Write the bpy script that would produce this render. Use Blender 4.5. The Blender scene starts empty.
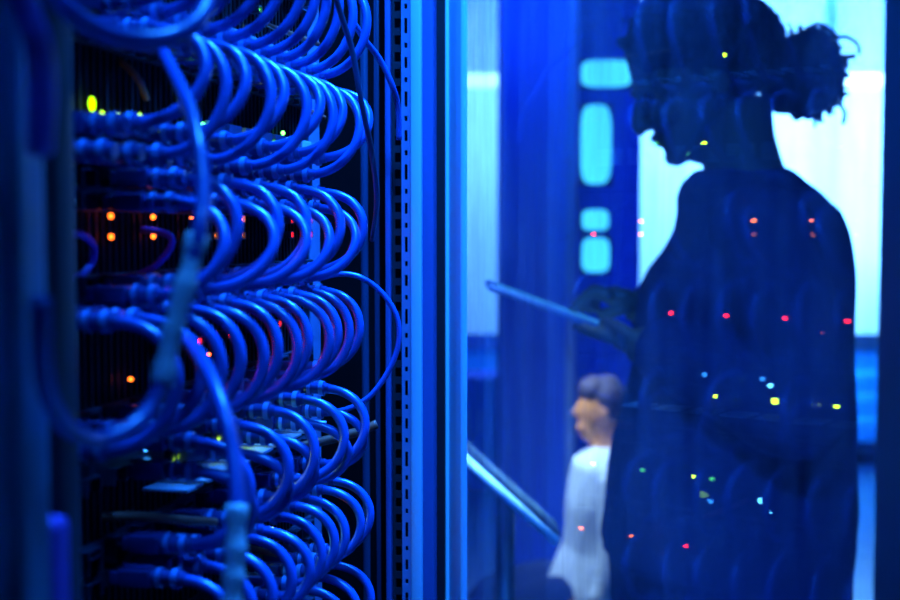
import bpy, bmesh, math, random
from mathutils import Vector, Matrix, noise
random.seed(7)
S = bpy.context.scene
COL = S.collection
PI = math.pi

# ------------------------------------------------------------------ frames
EYE = Vector((0, 0, 1.35)); F = 1250.0; PITCH = math.atan(70 / F)
FW = Vector((0, math.cos(PITCH), -math.sin(PITCH))); UP = Vector((0, math.sin(PITCH), math.cos(PITCH))); RT = Vector((1, 0, 0))
def at(px, py, d):
    """world point seen at a measured place of the photo, d metres away"""
    return EYE + (RT * ((px - 450) / F) + UP * ((300 - py) / F) + FW) * d
_a = 260 / F * math.cos(PITCH)
UH = Vector((_a, 1, 0)).normalized(); NH = Vector((UH.y, -UH.x, 0))
_b = at(320, 230, .74); RO = _b - NH * .035; RO.z = 1.35       # rack origin on the port plane at eye height
ROT = math.atan2(UH.y, UH.x)
RACK = Matrix.Translation(RO) @ Matrix(((UH.x, NH.x, 0, 0), (UH.y, NH.y, 0, 0), (0, 0, 1, 0), (0, 0, 0, 1)))
def rk(u, n, z):  # rack coordinates: u along the row, n out of the ports, z up from eye height
    return RO + UH * u + NH * n + Vector((0, 0, z))
def on_rack(px, py, n):  # photo place -> (u, z) on the plane n
    d = RT * ((px - 450) / F) + UP * ((300 - py) / F) + FW
    t = ((RO + NH * n - EYE).dot(NH)) / d.dot(NH)
    q = EYE + d * t - RO
    return q.dot(UH), q.z

# ------------------------------------------------------------------ materials
def mat(name, col, rough=.5, metal=0., spec=.5, noise_amt=0., noise_scale=40, bump=0., coat=0., stretch=(1, 1, 1)):
    m = bpy.data.materials.new(name); m.use_nodes = True
    nt = m.node_tree; b = nt.nodes['Principled BSDF']
    b.inputs['Base Color'].default_value = (*col, 1); b.inputs['Roughness'].default_value = rough
    b.inputs['Metallic'].default_value = metal; b.inputs['Specular IOR Level'].default_value = spec
    b.inputs['Coat Weight'].default_value = coat
    if noise_amt or bump:
        tc = nt.nodes.new('ShaderNodeTexCoord'); mp = nt.nodes.new('ShaderNodeMapping'); mp.inputs['Scale'].default_value = stretch
        n = nt.nodes.new('ShaderNodeTexNoise'); n.inputs['Scale'].default_value = noise_scale; n.inputs['Detail'].default_value = 5
        nt.links.new(tc.outputs['Object'], mp.inputs[0]); nt.links.new(mp.outputs[0], n.inputs['Vector'])
        if noise_amt:
            r = nt.nodes.new('ShaderNodeMix'); r.data_type = 'RGBA'
            r.inputs[6].default_value = (*[c * (1 - noise_amt) for c in col], 1)
            r.inputs[7].default_value = (*[min(1, c * (1 + noise_amt)) for c in col], 1)
            nt.links.new(n.outputs['Fac'], r.inputs[0]); nt.links.new(r.outputs[2], b.inputs['Base Color'])
        if bump:
            bp = nt.nodes.new('ShaderNodeBump'); bp.inputs['Strength'].default_value = bump; bp.inputs['Distance'].default_value = .01
            nt.links.new(n.outputs['Fac'], bp.inputs['Height']); nt.links.new(bp.outputs[0], b.inputs['Normal'])
    return m
def emit(name, col, s):
    m = bpy.data.materials.new(name); m.use_nodes = True; nt = m.node_tree; nt.nodes.clear()
    e = nt.nodes.new('ShaderNodeEmission'); o = nt.nodes.new('ShaderNodeOutputMaterial')
    e.inputs[0].default_value = (*col, 1); e.inputs[1].default_value = s; nt.links.new(e.outputs[0], o.inputs[0]); return m
def translucent(name, col, mixd=.25):
    m = bpy.data.materials.new(name); m.use_nodes = True; nt = m.node_tree; nt.nodes.clear()
    t = nt.nodes.new('ShaderNodeBsdfTranslucent'); d = nt.nodes.new('ShaderNodeBsdfDiffuse'); x = nt.nodes.new('ShaderNodeMixShader'); o = nt.nodes.new('ShaderNodeOutputMaterial')
    n = nt.nodes.new('ShaderNodeTexNoise'); n.inputs['Scale'].default_value = 3
    r = nt.nodes.new('ShaderNodeMix'); r.data_type = 'RGBA'; r.inputs[6].default_value = (*[c * .96 for c in col], 1); r.inputs[7].default_value = (*col, 1)
    nt.links.new(n.outputs['Fac'], r.inputs[0]); nt.links.new(r.outputs[2], t.inputs[0]); nt.links.new(r.outputs[2], d.inputs[0])
    x.inputs[0].default_value = mixd; nt.links.new(t.outputs[0], x.inputs[1]); nt.links.new(d.outputs[0], x.inputs[2]); nt.links.new(x.outputs[0], o.inputs[0]); return m
def glass_mat():
    """clear pane: Schlick reflection, straight transmission, a thin film of smeared dust"""
    m = bpy.data.materials.new('dusty_glass'); m.use_nodes = True; nt = m.node_tree; nt.nodes.clear(); N = nt.nodes.new; L = nt.links.new
    lw = N('ShaderNodeLayerWeight'); lw.inputs['Blend'].default_value = .5
    pw = N('ShaderNodeMath'); pw.operation = 'POWER'; pw.inputs[1].default_value = 5
    ma = N('ShaderNodeMath'); ma.operation = 'MULTIPLY_ADD'; ma.inputs[1].default_value = .62; ma.inputs[2].default_value = .036
    L(lw.outputs['Facing'], pw.inputs[0]); L(pw.outputs[0], ma.inputs[0])
    tr = N('ShaderNodeBsdfTransparent'); tr.inputs[0].default_value = (.93, .97, 1, 1)
    gl = N('ShaderNodeBsdfGlossy'); gl.inputs['Roughness'].default_value = .0
    x = N('ShaderNodeMixShader'); L(ma.outputs[0], x.inputs[0]); L(tr.outputs[0], x.inputs[1]); L(gl.outputs[0], x.inputs[2])
    tc = N('ShaderNodeTexCoord'); mp = N('ShaderNodeMapping'); mp.inputs['Scale'].default_value = (60, 60, 6)
    n = N('ShaderNodeTexNoise'); n.inputs['Scale'].default_value = 1; n.inputs['Detail'].default_value = 6; n.inputs['Roughness'].default_value = .7
    n2 = N('ShaderNodeTexNoise'); n2.inputs['Scale'].default_value = 9; n2.inputs['Detail'].default_value = 4
    L(tc.outputs['Object'], mp.inputs[0]); L(mp.outputs[0], n.inputs['Vector']); L(tc.outputs['Object'], n2.inputs['Vector'])
    mu = N('ShaderNodeMath'); mu.operation = 'MULTIPLY'; L(n.outputs['Fac'], mu.inputs[0]); L(n2.outputs['Fac'], mu.inputs[1])
    mr = N('ShaderNodeMapRange'); mr.inputs[1].default_value = .14; mr.inputs[2].default_value = .45; mr.inputs[3].default_value = .03; mr.inputs[4].default_value = DUST
    L(mu.outputs[0], mr.inputs[0])
    d = N('ShaderNodeBsdfDiffuse'); d.inputs[0].default_value = (.45, .6, 1, 1)
    tl = N('ShaderNodeBsdfTranslucent'); tl.inputs[0].default_value = (.45, .6, 1, 1); dm = N('ShaderNodeMixShader'); dm.inputs[0].default_value = .4
    L(d.outputs[0], dm.inputs[1]); L(tl.outputs[0], dm.inputs[2])
    y = N('ShaderNodeMixShader'); L(mr.outputs[0], y.inputs[0]); L(x.outputs[0], y.inputs[1]); L(dm.outputs[0], y.inputs[2])
    o = N('ShaderNodeOutputMaterial'); L(y.outputs[0], o.inputs[0]); return m
DUST = .26
M = dict(
    cable=mat('blue_pvc', (.012, .095, .44), .27, spec=.8, noise_amt=.12, noise_scale=60),
    cable2=mat('navy_pvc', (.010, .06, .38), .4, noise_amt=.1),
    teal=mat('teal_pvc', (.012, .07, .16), .4, noise_amt=.1),
    violet=mat('violet_pvc', (.30, .12, .75), .45, noise_amt=.1),
    copper=mat('copper_pvc', (.5, .09, .05), .5, noise_amt=.15),
    plug=mat('plug_plastic', (.03, .05, .22), .22, spec=.8, noise_amt=.1, noise_scale=200),
    boot=mat('boot_plastic', (.02, .07, .28), .18, spec=1., noise_amt=.1, noise_scale=200),
    ring=mat('boot_ring', (.10, .34, .8), .2, spec=1., noise_amt=.05, noise_scale=200),
    sleeve=mat('clear_sleeve', (.8, .86, .95), .25, spec=.7, noise_amt=.2, noise_scale=120),
    void=mat('matte_black', (.004, .004, .006), .8, spec=.1, noise_amt=.2),
    black=mat('black_metal', (.012, .014, .02), .5, noise_amt=.2),
    dark=mat('dark_metal', (.03, .035, .05), .5, metal=.3, noise_amt=.15),
    rail=mat('rail_metal', (.22, .32, .6), .42, metal=.2, noise_amt=.08, noise_scale=90, stretch=(1, 1, .1)),
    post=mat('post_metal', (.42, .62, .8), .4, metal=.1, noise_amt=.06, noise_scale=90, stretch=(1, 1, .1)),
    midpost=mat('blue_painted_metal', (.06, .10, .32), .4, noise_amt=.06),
    nearpost=mat('teal_blue_metal', (.10, .42, .62), .4, noise_amt=.06),
    pale=mat('pale_plastic', (.7, .76, .85), .4, noise_amt=.05),
    lit_edge=mat('lit_edge_cyan', (.55, .9, 1.0), .4, noise_amt=.05),
    label=mat('label_card', (.6, .72, .9), .5, noise_amt=.05),
    jack=mat('jack_plastic', (.02, .03, .06), .35, noise_amt=.1),
    fabric=mat('navy_cloth', (.02, .035, .13), .85, spec=.15, noise_amt=.25, noise_scale=300, bump=.25),
    trouser=mat('black_cloth', (.015, .03, .12), .9, spec=.15, noise_amt=.2, noise_scale=200, bump=.2),
    skin=mat('brown_skin', (.22, .12, .085), .5, noise_amt=.1, noise_scale=60, bump=.05),
    skin2=mat('light_skin', (.95, .33, .09), .5, noise_amt=.1, noise_scale=60),
    hair=mat('dark_hair', (.012, .010, .012), .6, noise_amt=.4, noise_scale=200, bump=.4),
    shirt=mat('pale_shirt', (.8, .86, .92), .8, noise_amt=.05, noise_scale=80, bump=.1),
    wall=mat('wall_paint', (.30, .40, .55), .8, noise_amt=.05, noise_scale=8),
    darkwall=mat('dark_wall_paint', (.04, .06, .16), .8, noise_amt=.08, noise_scale=8),
    column=mat('column_paint', (.02, .09, .75), .7, noise_amt=.12, noise_scale=6),
    floor=mat('vinyl_floor', (.10, .34, .6), .28, spec=.6, noise_amt=.08, noise_scale=12),
    frame=mat('white_frame', (.85, .9, .95), .5, noise_amt=.04),
    screen_black=mat('black_glass', (.01, .015, .03), .12, spec=.8, noise_amt=.1),
    film=translucent('window_film', (.70, .85, 1.0), .1),
    lowpane=translucent('dim_pane', (.12, .55, .95), .3),
    pane=translucent('frosted_pane', (.85, .93, 1.0)),
    slat=translucent('blind_slat', (.30, .62, .92), .4),
)
GLASS = glass_mat()
LED = dict(
    red=emit('led_red', (1, .015, .02), 38), orange=emit('led_orange', (1, .16, .015), 32), yellow=emit('led_yellow', (.5, 1, .0), 50),
    green=emit('led_green', (.1, .9, .08), 9), cyan=emit('led_cyan', (.12, .7, 1), 45), blue=emit('led_blue', (.03, .3, 1), 18), lime=emit('led_lime', (.40, .95, .0), 3.5),
    ember=emit('led_ember', (1, .13, .01), 6), amber=emit('led_amber', (1, .22, .02), 4.0))

# ------------------------------------------------------------------ mesh helpers
def link(name, bm, m, parent=None, smooth=True, world=None):
    me = bpy.data.meshes.new(name); bmesh.ops.recalc_face_normals(bm, faces=bm.faces); bm.to_mesh(me); bm.free()
    if smooth:
        me.polygons.foreach_set('use_smooth', [True] * len(me.polygons))
    me.materials.append(m)
    o = bpy.data.objects.new(name, me); COL.objects.link(o)
    if parent: o.parent = parent
    if world is not None: o.matrix_world = world
    return o
def sharp(o, ang=35):
    o.data.set_sharp_from_angle(angle=math.radians(ang)); return o
def tag(o, label=None, cat=None, group=None, kind=None):
    for k, v in (('label', label), ('category', cat), ('group', group), ('kind', kind)):
        if v: o[k] = v
    return o
def empty(name, mtx=None, loc=None):
    o = bpy.data.objects.new(name, None); COL.objects.link(o); o.empty_display_size = .02
    if mtx is not None: o.matrix_world = mtx
    if loc is not None: o.location = loc
    return o
def box(bm, lo, hi, bev=0., mtx=None):
    vs = [bm.verts.new((x, y, z)) for x in (lo[0], hi[0]) for y in (lo[1], hi[1]) for z in (lo[2], hi[2])]
    idx = [(0, 1, 3, 2), (4, 6, 7, 5), (0, 4, 5, 1), (2, 3, 7, 6), (0, 2, 6, 4), (1, 5, 7, 3)]
    fs = [bm.faces.new([vs[i] for i in f]) for f in idx]
    if bev:
        es = list({e for f in fs for e in f.edges})
        r = bmesh.ops.bevel(bm, geom=es, offset=bev, segments=2, affect='EDGES', profile=.5)
        vs = list({v for v in r['verts']} | {v for v in vs if v.is_valid})
    if mtx is not None:
        for v in vs: v.co = mtx @ v.co
    return vs
def boxo(name, lo, hi, m, parent=None, bev=0., world=None):
    bm = bmesh.new(); box(bm, lo, hi, bev); o = link(name, bm, m, parent, smooth=bool(bev), world=world)
    if bev: sharp(o, 50)
    return o
def catmull(pts, sub=8):
    pts = [Vector(p) for p in pts]; out = []
    P = [pts[0] * 2 - pts[1]] + pts + [pts[-1] * 2 - pts[-2]]
    for i in range(1, len(P) - 2):
        a, b, c, d = P[i - 1:i + 3]
        for k in range(sub):
            t = k / sub
            out.append(.5 * ((2 * b) + (c - a) * t + (2 * a - 5 * b + 4 * c - d) * t * t + (3 * b - a - 3 * c + d) * t ** 3))
    out.append(pts[-1]); return out
def bez(a, b, c, d, n=22):
    return [a * (1 - t) ** 3 + b * 3 * t * (1 - t) ** 2 + c * 3 * t * t * (1 - t) + d * t ** 3 for t in [i / n for i in range(n + 1)]]
def tube(bm, pts, r, seg=10, cap=True, ell=None):
    """sweep a round section along pts; r a number or one radius per point"""
    pts = [Vector(p) for p in pts]; n = len(pts); rings = []
    t0 = (pts[1] - pts[0]).normalized()
    ref = Vector((0, 0, 1)) if abs(t0.z) < .9 else Vector((1, 0, 0))
    nx = (ref - t0 * ref.dot(t0)).normalized()
    for i, p in enumerate(pts):
        t = (pts[min(i + 1, n - 1)] - pts[max(i - 1, 0)]).normalized()
        nx = (nx - t * nx.dot(t)).normalized(); ny = t.cross(nx)
        rr = r[i] if isinstance(r, (list, tuple)) else r
        e = ell or (1, 1)
        rings.append([bm.verts.new(p + (nx * math.cos(a) * e[0] + ny * math.sin(a) * e[1]) * rr) for a in [2 * PI * k / seg for k in range(seg)]])
    for a, b in zip(rings, rings[1:]):
        for k in range(seg): bm.faces.new((a[k], a[(k + 1) % seg], b[(k + 1) % seg], b[k]))
    if cap: bm.faces.new(rings[0][::-1]); bm.faces.new(rings[-1])
    return rings
def resample(vals, m):
    """linear/catmull resample of per-key radii to m points"""
    out = []
    for i in range(m):
        x = i / (m - 1) * (len(vals) - 1); k = min(int(x), len(vals) - 2); out.append(vals[k] + (vals[k + 1] - vals[k]) * (x - k))
    return out
def limb(bm, keys, seg=14, sub=6, ell=None):
    pts = catmull([k[0] for k in keys], sub); tube(bm, pts, resample([k[1] for k in keys], len(pts)), seg, ell=ell)
def lathe(bm, prof, seg=16, mtx=None):
    """prof = [(axial, radius)] about +Y"""
    rings = []
    for a, r in prof:
        ring = [Vector((math.cos(t) * r, a, math.sin(t) * r)) for t in [2 * PI * k / seg for k in range(seg)]]
        rings.append([bm.verts.new(mtx @ v if mtx else v) for v in ring])
    for a, b in zip(rings, rings[1:]):
        for k in range(seg): bm.faces.new((a[k], a[(k + 1) % seg], b[(k + 1) % seg], b[k]))
    bm.faces.new(rings[0][::-1]); bm.faces.new(rings[-1])
def ball(bm, c, r, seg=16, rot=None):
    g = bmesh.ops.create_uvsphere(bm, u_segments=seg, v_segments=max(8, seg * 2 // 3), radius=1)
    r = r if isinstance(r, (tuple, list)) else (r, r, r)
    for v in g['verts']:
        q = Vector((v.co.x * r[0], v.co.y * r[1], v.co.z * r[2])); v.co = (rot @ q if rot else q) + Vector(c)
def loft(bm, rings):
    prev = None; first = None
    for R in rings:
        vs = [bm.verts.new(p) for p in R]
        if prev:
            k = len(vs)
            for i in range(k): bm.faces.new((prev[i], prev[(i + 1) % k], vs[(i + 1) % k], vs[i]))
        else: first = vs
        prev = vs
    bm.faces.new(first[::-1]); bm.faces.new(prev)
def remeshed(name, bm, m, parent, voxel, smooth_it=3, wrinkle=None):
    """fuse the closed pieces in bm into one continuous skin"""
    bmesh.ops.recalc_face_normals(bm, faces=bm.faces)
    me = bpy.data.meshes.new(name); bm.to_mesh(me); bm.free()
    o = bpy.data.objects.new(name, me); COL.objects.link(o)
    md = o.modifiers.new('r', 'REMESH'); md.mode = 'VOXEL'; md.voxel_size = voxel; md.use_smooth_shade = True
    s = o.modifiers.new('s', 'SMOOTH'); s.iterations = smooth_it; s.factor = .5
    dg = bpy.context.evaluated_depsgraph_get(); dg.update()
    new = bpy.data.meshes.new_from_object(o.evaluated_get(dg)); o.modifiers.clear(); o.data = new; bpy.data.meshes.remove(me)
    if wrinkle:
        amp, sc = wrinkle; nr = [v.normal.copy() for v in new.vertices]
        for v, n in zip(new.vertices, nr):
            q = v.co * sc; q.z *= .45
            v.co += n * amp * (noise.noise(q) + .5 * noise.noise(q * 2.3))
    new.polygons.foreach_set('use_smooth', [True] * len(new.polygons))
    new.materials.clear(); new.materials.append(m); o.parent = parent; new.name = name
    return o

# ------------------------------------------------------------------ camera
cd = bpy.data.cameras.new('camera'); cam = bpy.data.objects.new('camera', cd); COL.objects.link(cam); S.camera = cam
cam.location = EYE; cam.rotation_euler = (PI / 2 - PITCH, 0, 0); cd.lens = 50; cd.sensor_width = 36; cd.clip_start = .01
cd.dof.use_dof = True; cd.dof.focus_distance = .79; cd.dof.aperture_fstop = 7.4; cd.dof.aperture_blades = 9

# ------------------------------------------------------------------ room shell
def wallo(name, lo, hi, m): return tag(boxo(name, lo, hi, m), kind='structure')
wallo('floor', (-2.2, -2, -.1), (4.4, 8.6, 0), M['floor'])
wallo('ceiling', (-2.2, -2, 2.9), (4.4, 8.6, 3.0), M['darkwall'])
wallo('wall_left', (-2.3, -2, 0), (-2.2, 8.6, 2.9), M['darkwall'])
wallo('wall_right', (4.4, -2, 0), (4.5, 8.6, 2.9), M['darkwall'])
wallo('wall_back', (-2.3, -2.1, 0), (4.5, -2, 2.9), M['darkwall'])
WY = 7.2; SILL = .72; TRANS = 2.17
bm = bmesh.new()
box(bm, (-2.2, WY, 0), (4.4, WY + .12, .12)); box(bm, (-2.2, WY + .02, SILL - .06), (4.4, WY + .12, SILL - .001)); box(bm, (-2.2, WY, 2.86), (4.4, WY + .12, 2.9))
tag(link('wall_front', bm, M['wall'], smooth=False), kind='structure')
tag(boxo('trim_1', (-2.2, WY - .09, SILL - .05), (4.4, WY - .001, SILL + .035), M['frame']), kind='structure')
bm = bmesh.new()
box(bm, (-2.2, WY + .09, .1205), (4.4, WY + .095, SILL - .0605))
lp = tag(link('window_5', bm, M['lowpane'], smooth=False), kind='structure')
bm = bmesh.new()
for k in range(4): box(bm, (-2.19, WY + .03, .135 + k * .135), (4.39, WY + .034, .135 + k * .135 + .09))
link('blind', bm, M['film'], lp, smooth=False)
bm = bmesh.new()
for x in (-.9, .45, 1.7, 3.0): box(bm, (x, WY + .04, .1205), (x + .03, WY + .088, SILL - .0605))
link('window_frame', bm, M['frame'], lp, smooth=False)
tag(boxo('baseboard_front', (-2.2, WY - .05, 0), (4.4, WY - .001, .07), M['black']), kind='structure')
xs = [-2.2, -.25, 1.0, 3.4, 4.4]
for i, (a, b) in enumerate(zip(xs, xs[1:])):
    w = tag(empty(f'window_{i + 1}', loc=((a + b) / 2, WY, SILL)), kind='structure')
    inv = Matrix.Translation(-w.location)
    bm = bmesh.new()
    h = .03 if True else 0
    box(bm, (a, WY + .0, SILL), (a + h, WY + .08, 2.86)); box(bm, (b - h, WY, SILL), (b, WY + .08, 2.86))
    box(bm, (a, WY, 2.8), (b, WY + .08, 2.86))
    bm.transform(inv); link('window_frame', bm, M['frame'], w, smooth=False)
    bm = bmesh.new(); box(bm, (a + .01, WY + .085, SILL), (b - .01, WY + .09, 2.86)); bm.transform(inv); link('pane', bm, M['pane'], w, smooth=False)
    bm = bmesh.new(); box(bm, (a + .035, WY + .06, SILL + .001), (b - .035, WY + .062, TRANS)); bm.transform(inv); link('frosted_film', bm, M['film'], w, smooth=False)
    if i == 2:
        bm = bmesh.new(); box(bm, (2.15, WY + .022, TRANS + .085), (2.21, WY + .028, 2.8)); bm.transform(inv); link('blind_tape', bm, M['film'], w, smooth=False)
    bm = bmesh.new(); z = TRANS + .08
    while z < 2.8:
        box(bm, (a + .035, WY + .03, z), (b - .035, WY + .034, z + .019)); z += .024
    bm.transform(inv); link('blind', bm, M['slat'], w, smooth=False)
# middle column between the two bright window fields, with a pale corner strip
cx0, cx1 = at(502, 230, 4.65).x, at(566, 230, 4.65).x
wallo('wall_middle', (cx0, 4.65, 0), (cx1, 5.1, 2.9), M['column'])
tag(boxo('trim_3', (cx1 + .001, 4.65, 0), (cx1 + .034, 4.72, 2.9), M['rail']), kind='structure')

# ------------------------------------------------------------------ background furniture
x0, x1 = at(577, 230, 5.7).x, at(640, 230, 5.7).x
cab = tag(empty('equipment_cabinet', loc=((x0 + x1) / 2, 6.0, 0)), 'tall dark blue equipment cabinet with cyan glowing panels beside the column', 'cabinet')
o = cab.location
boxo('cabinet_body', (x0 - o.x, -.3, 0), (x1 - o.x, .3, 2.6), M['column'], cab, .01)
CY = emit('cyan_display', (.05, .55, 1.0), 2.2)
def disp(px0, py0, px1, py1):
    a, b = at(px0, py0, 5.69), at(px1, py1, 5.69)
    bm = bmesh.new(); box(bm, (a.x - o.x, -.31, b.z), (b.x - o.x, -.298, a.z), .005)
    f = link('display_panel', bm, M['black'], cab)
    bm = bmesh.new(); n = 4
    rr = min(abs(b.x - a.x), abs(a.z - b.z)) * .35
    cxm, czm = (a.x + b.x) / 2 - o.x, (a.z + b.z) / 2; hx, hz = abs(b.x - a.x) / 2 - .008, abs(a.z - b.z) / 2 - .008
    ring = []
    for k in range(32):
        t = 2 * PI * k / 32; c, s = math.cos(t), math.sin(t)
        ring.append((cxm + math.copysign(abs(c) ** .5, c) * hx, czm + math.copysign(abs(s) ** .5, s) * hz))
    loft(bm, [[Vector((x, y, z)) for x, z in ring] for y in (-.311, -.316)])
    link('lit_screen', bm, CY, f, smooth=False)
disp(578, 60, 632, 90); disp(578, 104, 612, 186); disp(580, 208, 610, 232); disp(580, 236, 611, 274)
lowc = tag(empty('storage_cabinet', loc=(.12, 6.5, 0)), 'low dark storage cabinet standing in front of the window left of the column', 'cabinet')
boxo('cabinet_body', (-.32, -.2, .02), (.32, .2, .60), M['column'], lowc, .008)
for s in (-1, 1):
    d = boxo('door', (s * .16 - .15, -.215, .05), (s * .16 + .15, -.201, .57), M['column'], lowc, .004)
    boxo('handle', (s * .03 - .006, -.235, .32), (s * .03 + .006, -.216, .44), M['rail'], d, .003)

# made-up stand beyond the glass; its slanted pale rim imitates a reflected streak
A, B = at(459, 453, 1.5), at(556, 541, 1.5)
st = tag(empty('streak_stand', loc=((A.x + B.x) / 2, 1.5, 0)), 'added slim stand whose slanted pale rim imitates a reflected streak behind the glass', 'stand')
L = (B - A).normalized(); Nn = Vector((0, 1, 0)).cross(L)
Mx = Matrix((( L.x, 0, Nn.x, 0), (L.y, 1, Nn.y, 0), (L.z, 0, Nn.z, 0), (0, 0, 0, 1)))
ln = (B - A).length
bm = bmesh.new(); box(bm, (0, .002, -.010), (ln, .07, -.004), .002); bm.transform(Matrix.Translation(A - st.location) @ Mx); link('tray', bm, M['black'], st)
bm = bmesh.new(); tube(bm, [(-.002, -.002, 0), (ln + .002, -.002, 0)], .0058, 14); bm.transform(Matrix.Translation(A - st.location) @ Mx); link('reflected_streak', bm, M['frame'], st)
zc = (A.z + B.z) / 2 - .012
bm = bmesh.new(); tube(bm, [(0, .04, .02), (0, .04, zc)], .012, 12); link('pole', bm, M['black'], st)
bm = bmesh.new(); bmesh.ops.create_cone(bm, segments=28, radius1=.14, radius2=.12, depth=.02, cap_ends=True, matrix=Matrix.Translation((0, .04, .0105))); link('base', bm, M['black'], st, smooth=False)

# ------------------------------------------------------------------ the rack
rack = tag(empty('server_rack', mtx=RACK @ Matrix.Translation((-.13, -.2, -1.35))), 'tall black server rack with perforated posts and an open glass door', 'server rack')
RI = rack.matrix_world.inverted() @ RACK       # rack coordinates -> local
def rpart(name, bm, m, parent=None, smooth=False):
    bm.transform(RI); return link(name, bm, m, parent or rack, smooth)
def rbox(name, lo, hi, m, parent=None, bev=0.):
    bm = bmesh.new(); box(bm, lo, hi, bev); o = rpart(name, bm, m, parent, bool(bev))
    if bev: sharp(o, 50)
    return o
ZB, ZT = -1.33, .75
def n_at(px, u):  # the n of the plane u that the photo shows at column px (eye height)
    d = Vector(((px - 450) / F, 1, 0)); t = (RO + UH * u - Vector((0, 0, RO.z)))
    e = Vector((0, 0, 0)); k = t.dot(UH) / d.dot(UH); return (d * k - Vector((RO.x, RO.y, 0))).dot(NH)
UPOST = .130
nn = lambda px: n_at(px, UPOST)
def slots(bm, n0, n1, c0, c1, u, zlist):
    """plate in the plane u with rectangular slots between c0 and c1"""
    def quad(a, b, z0, z1): bm.faces.new([bm.verts.new((u, a, z0)), bm.verts.new((u, b, z0)), bm.verts.new((u, b, z1)), bm.verts.new((u, a, z1))])
    quad(n0, c0, ZB, ZT); quad(c1, n1, ZB, ZT); z = ZB
    for a, b in zlist:
        quad(c0, c1, z, a); z = b
    quad(c0, c1, z, ZT)
    bmesh.ops.remove_doubles(bm, verts=bm.verts, dist=1e-6)
    g = bmesh.ops.extrude_face_region(bm, geom=bm.faces[:])
    for v in [x for x in g['geom'] if isinstance(x, bmesh.types.BMVert)]: v.co.x += .0016
# far right post: perforated plate, bright flange, blue flange, dark groove
zl = []; z = ZB + .02; k = 0
while z < ZT - .03:
    hgt = (.0105, .0035, .0075, .0035)[k % 4]; zl.append((z, z + hgt)); z += hgt + .0062; k += 1
bm = bmesh.new(); slots(bm, nn(402), nn(411.5), nn(405), nn(408), UPOST - .001, zl); rp = rpart('perforated_rail', bm, M['rail'])
zl2 = []; z = ZB + .02
while z < ZT - .03: zl2.append((z, z + .0065)); z += .0115
bm = bmesh.new(); slots(bm, nn(391), nn(402), nn(393.5), nn(399.5), UPOST + .004, zl2); rpart('cage_nut_rail', bm, M['dark'])
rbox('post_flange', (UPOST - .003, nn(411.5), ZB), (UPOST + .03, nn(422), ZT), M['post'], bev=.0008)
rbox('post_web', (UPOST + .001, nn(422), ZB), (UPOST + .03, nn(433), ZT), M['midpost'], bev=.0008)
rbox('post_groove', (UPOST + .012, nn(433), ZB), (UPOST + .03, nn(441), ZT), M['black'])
rbox('post_lip', (UPOST + .0005, nn(385), ZB), (UPOST + .006, nn(390.2), ZT), M['midpost'], bev=.0005)
rbox('side_panel', (UPOST + .034, -.75, ZB), (UPOST + .045, nn(440), ZT), M['void'])
rbox('back_panel', (-.44, -.78, ZB), (UPOST + .045, -.752, ZT), M['void'])
rbox('side_panel', (-.452, -.75, ZB), (-.441, .02, ZT), M['dark'])
rbox('roof_panel', (-.452, -.78, ZT + .001), (UPOST + .045, .05, ZT + .03), M['dark'], bev=.003)
rbox('base_plinth', (-.452, -.78, -1.349), (UPOST + .045, .05, ZB - .001), M['black'], bev=.003)
rbox('mounting_rail', (.101, -.012, ZB), (.124, -.0045, ZT), M['rail'])
rbox('mounting_rail', (-.40, -.012, ZB), (-.377, -.0045, ZT), M['rail'])
# near left post, very close to the lens
bm = bmesh.new(); box(bm, (-.50, .05, ZB), (-.398, .085, ZT), .004)
for k in range(4): box(bm, (-.492 + k * .024, .0851, ZB), (-.484 + k * .024, .089, ZT), .001)
rpart('corner_post', bm, M['nearpost'])
def un_at(px, n):
    return on_rack(px, 230, n)[0]
u0, u1 = un_at(54, .055), un_at(79, .055)
rbox('cable_guide', (u0, .040, ZB), (u1, .055, ZT), M['dark'], bev=.003)
ua, za = on_rack(48, 522, .075)
bm = bmesh.new(); ub = on_rack(76, 560, .075)[0]; box(bm, (ua, .056, za - .10), (ub - .003, .076, za), .003); rpart('latch_block', bm, M['violet'])
# glass door, hinged on the far post and swung out towards the camera
HN = at(444, 230, .88); DA = math.radians(290.6); DD = Vector((math.cos(DA), math.sin(DA), 0)); DN = Vector((-DD.y, DD.x, 0))  # DN points away from the rack side
DM = Matrix(((DD.x, DN.x, 0, HN.x), (DD.y, DN.y, 0, HN.y), (0, 0, 1, 0), (0, 0, 0, 1)))
DL = rack.matrix_world.inverted() @ DM
Z0, Z1 = .06, 2.06
bm = bmesh.new()
box(bm, (.457, .0, Z0), (.505, .008, Z1), .002)
box(bm, (.033, .0, Z0), (.457, .006, Z0 + .06), .001); box(bm, (.033, .0, Z1 - .06), (.457, .006, Z1), .001)
bm.transform(DL); door = sharp(link('door', bm, M['midpost'], rack), 50)
bm = bmesh.new(); box(bm, (.0097, .000, Z0), (.0329, .005, Z1), .001); bm.transform(DL); link('hinge_stile', bm, M['post'], door)
bm = bmesh.new(); box(bm, (.4572, -.0012, Z0), (.505, -.0002, Z1)); bm.transform(DL); link('outer_stile_cover', bm, M['nearpost'], door, smooth=False)
bm = bmesh.new(); box(bm, (.0335, .0025, Z0 + .0605), (.4565, .0033, Z1 - .0605)); bm.transform(DL); link('glass_pane', bm, GLASS, door, smooth=False)
bm = bmesh.new(); box(bm, (-.0045, -.002, Z0), (.0095, .006, Z1), .001); bm.transform(DL); link('lit_edge', bm, M['lit_edge'], door)  # strip stands in for the door's lit glass edge, glow put into its colour
bm = bmesh.new(); box(bm, (.472, -.035, .95), (.492, -.011, 1.12), .004); bm.transform(DL); link('handle', bm, M['black'], door)

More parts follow.
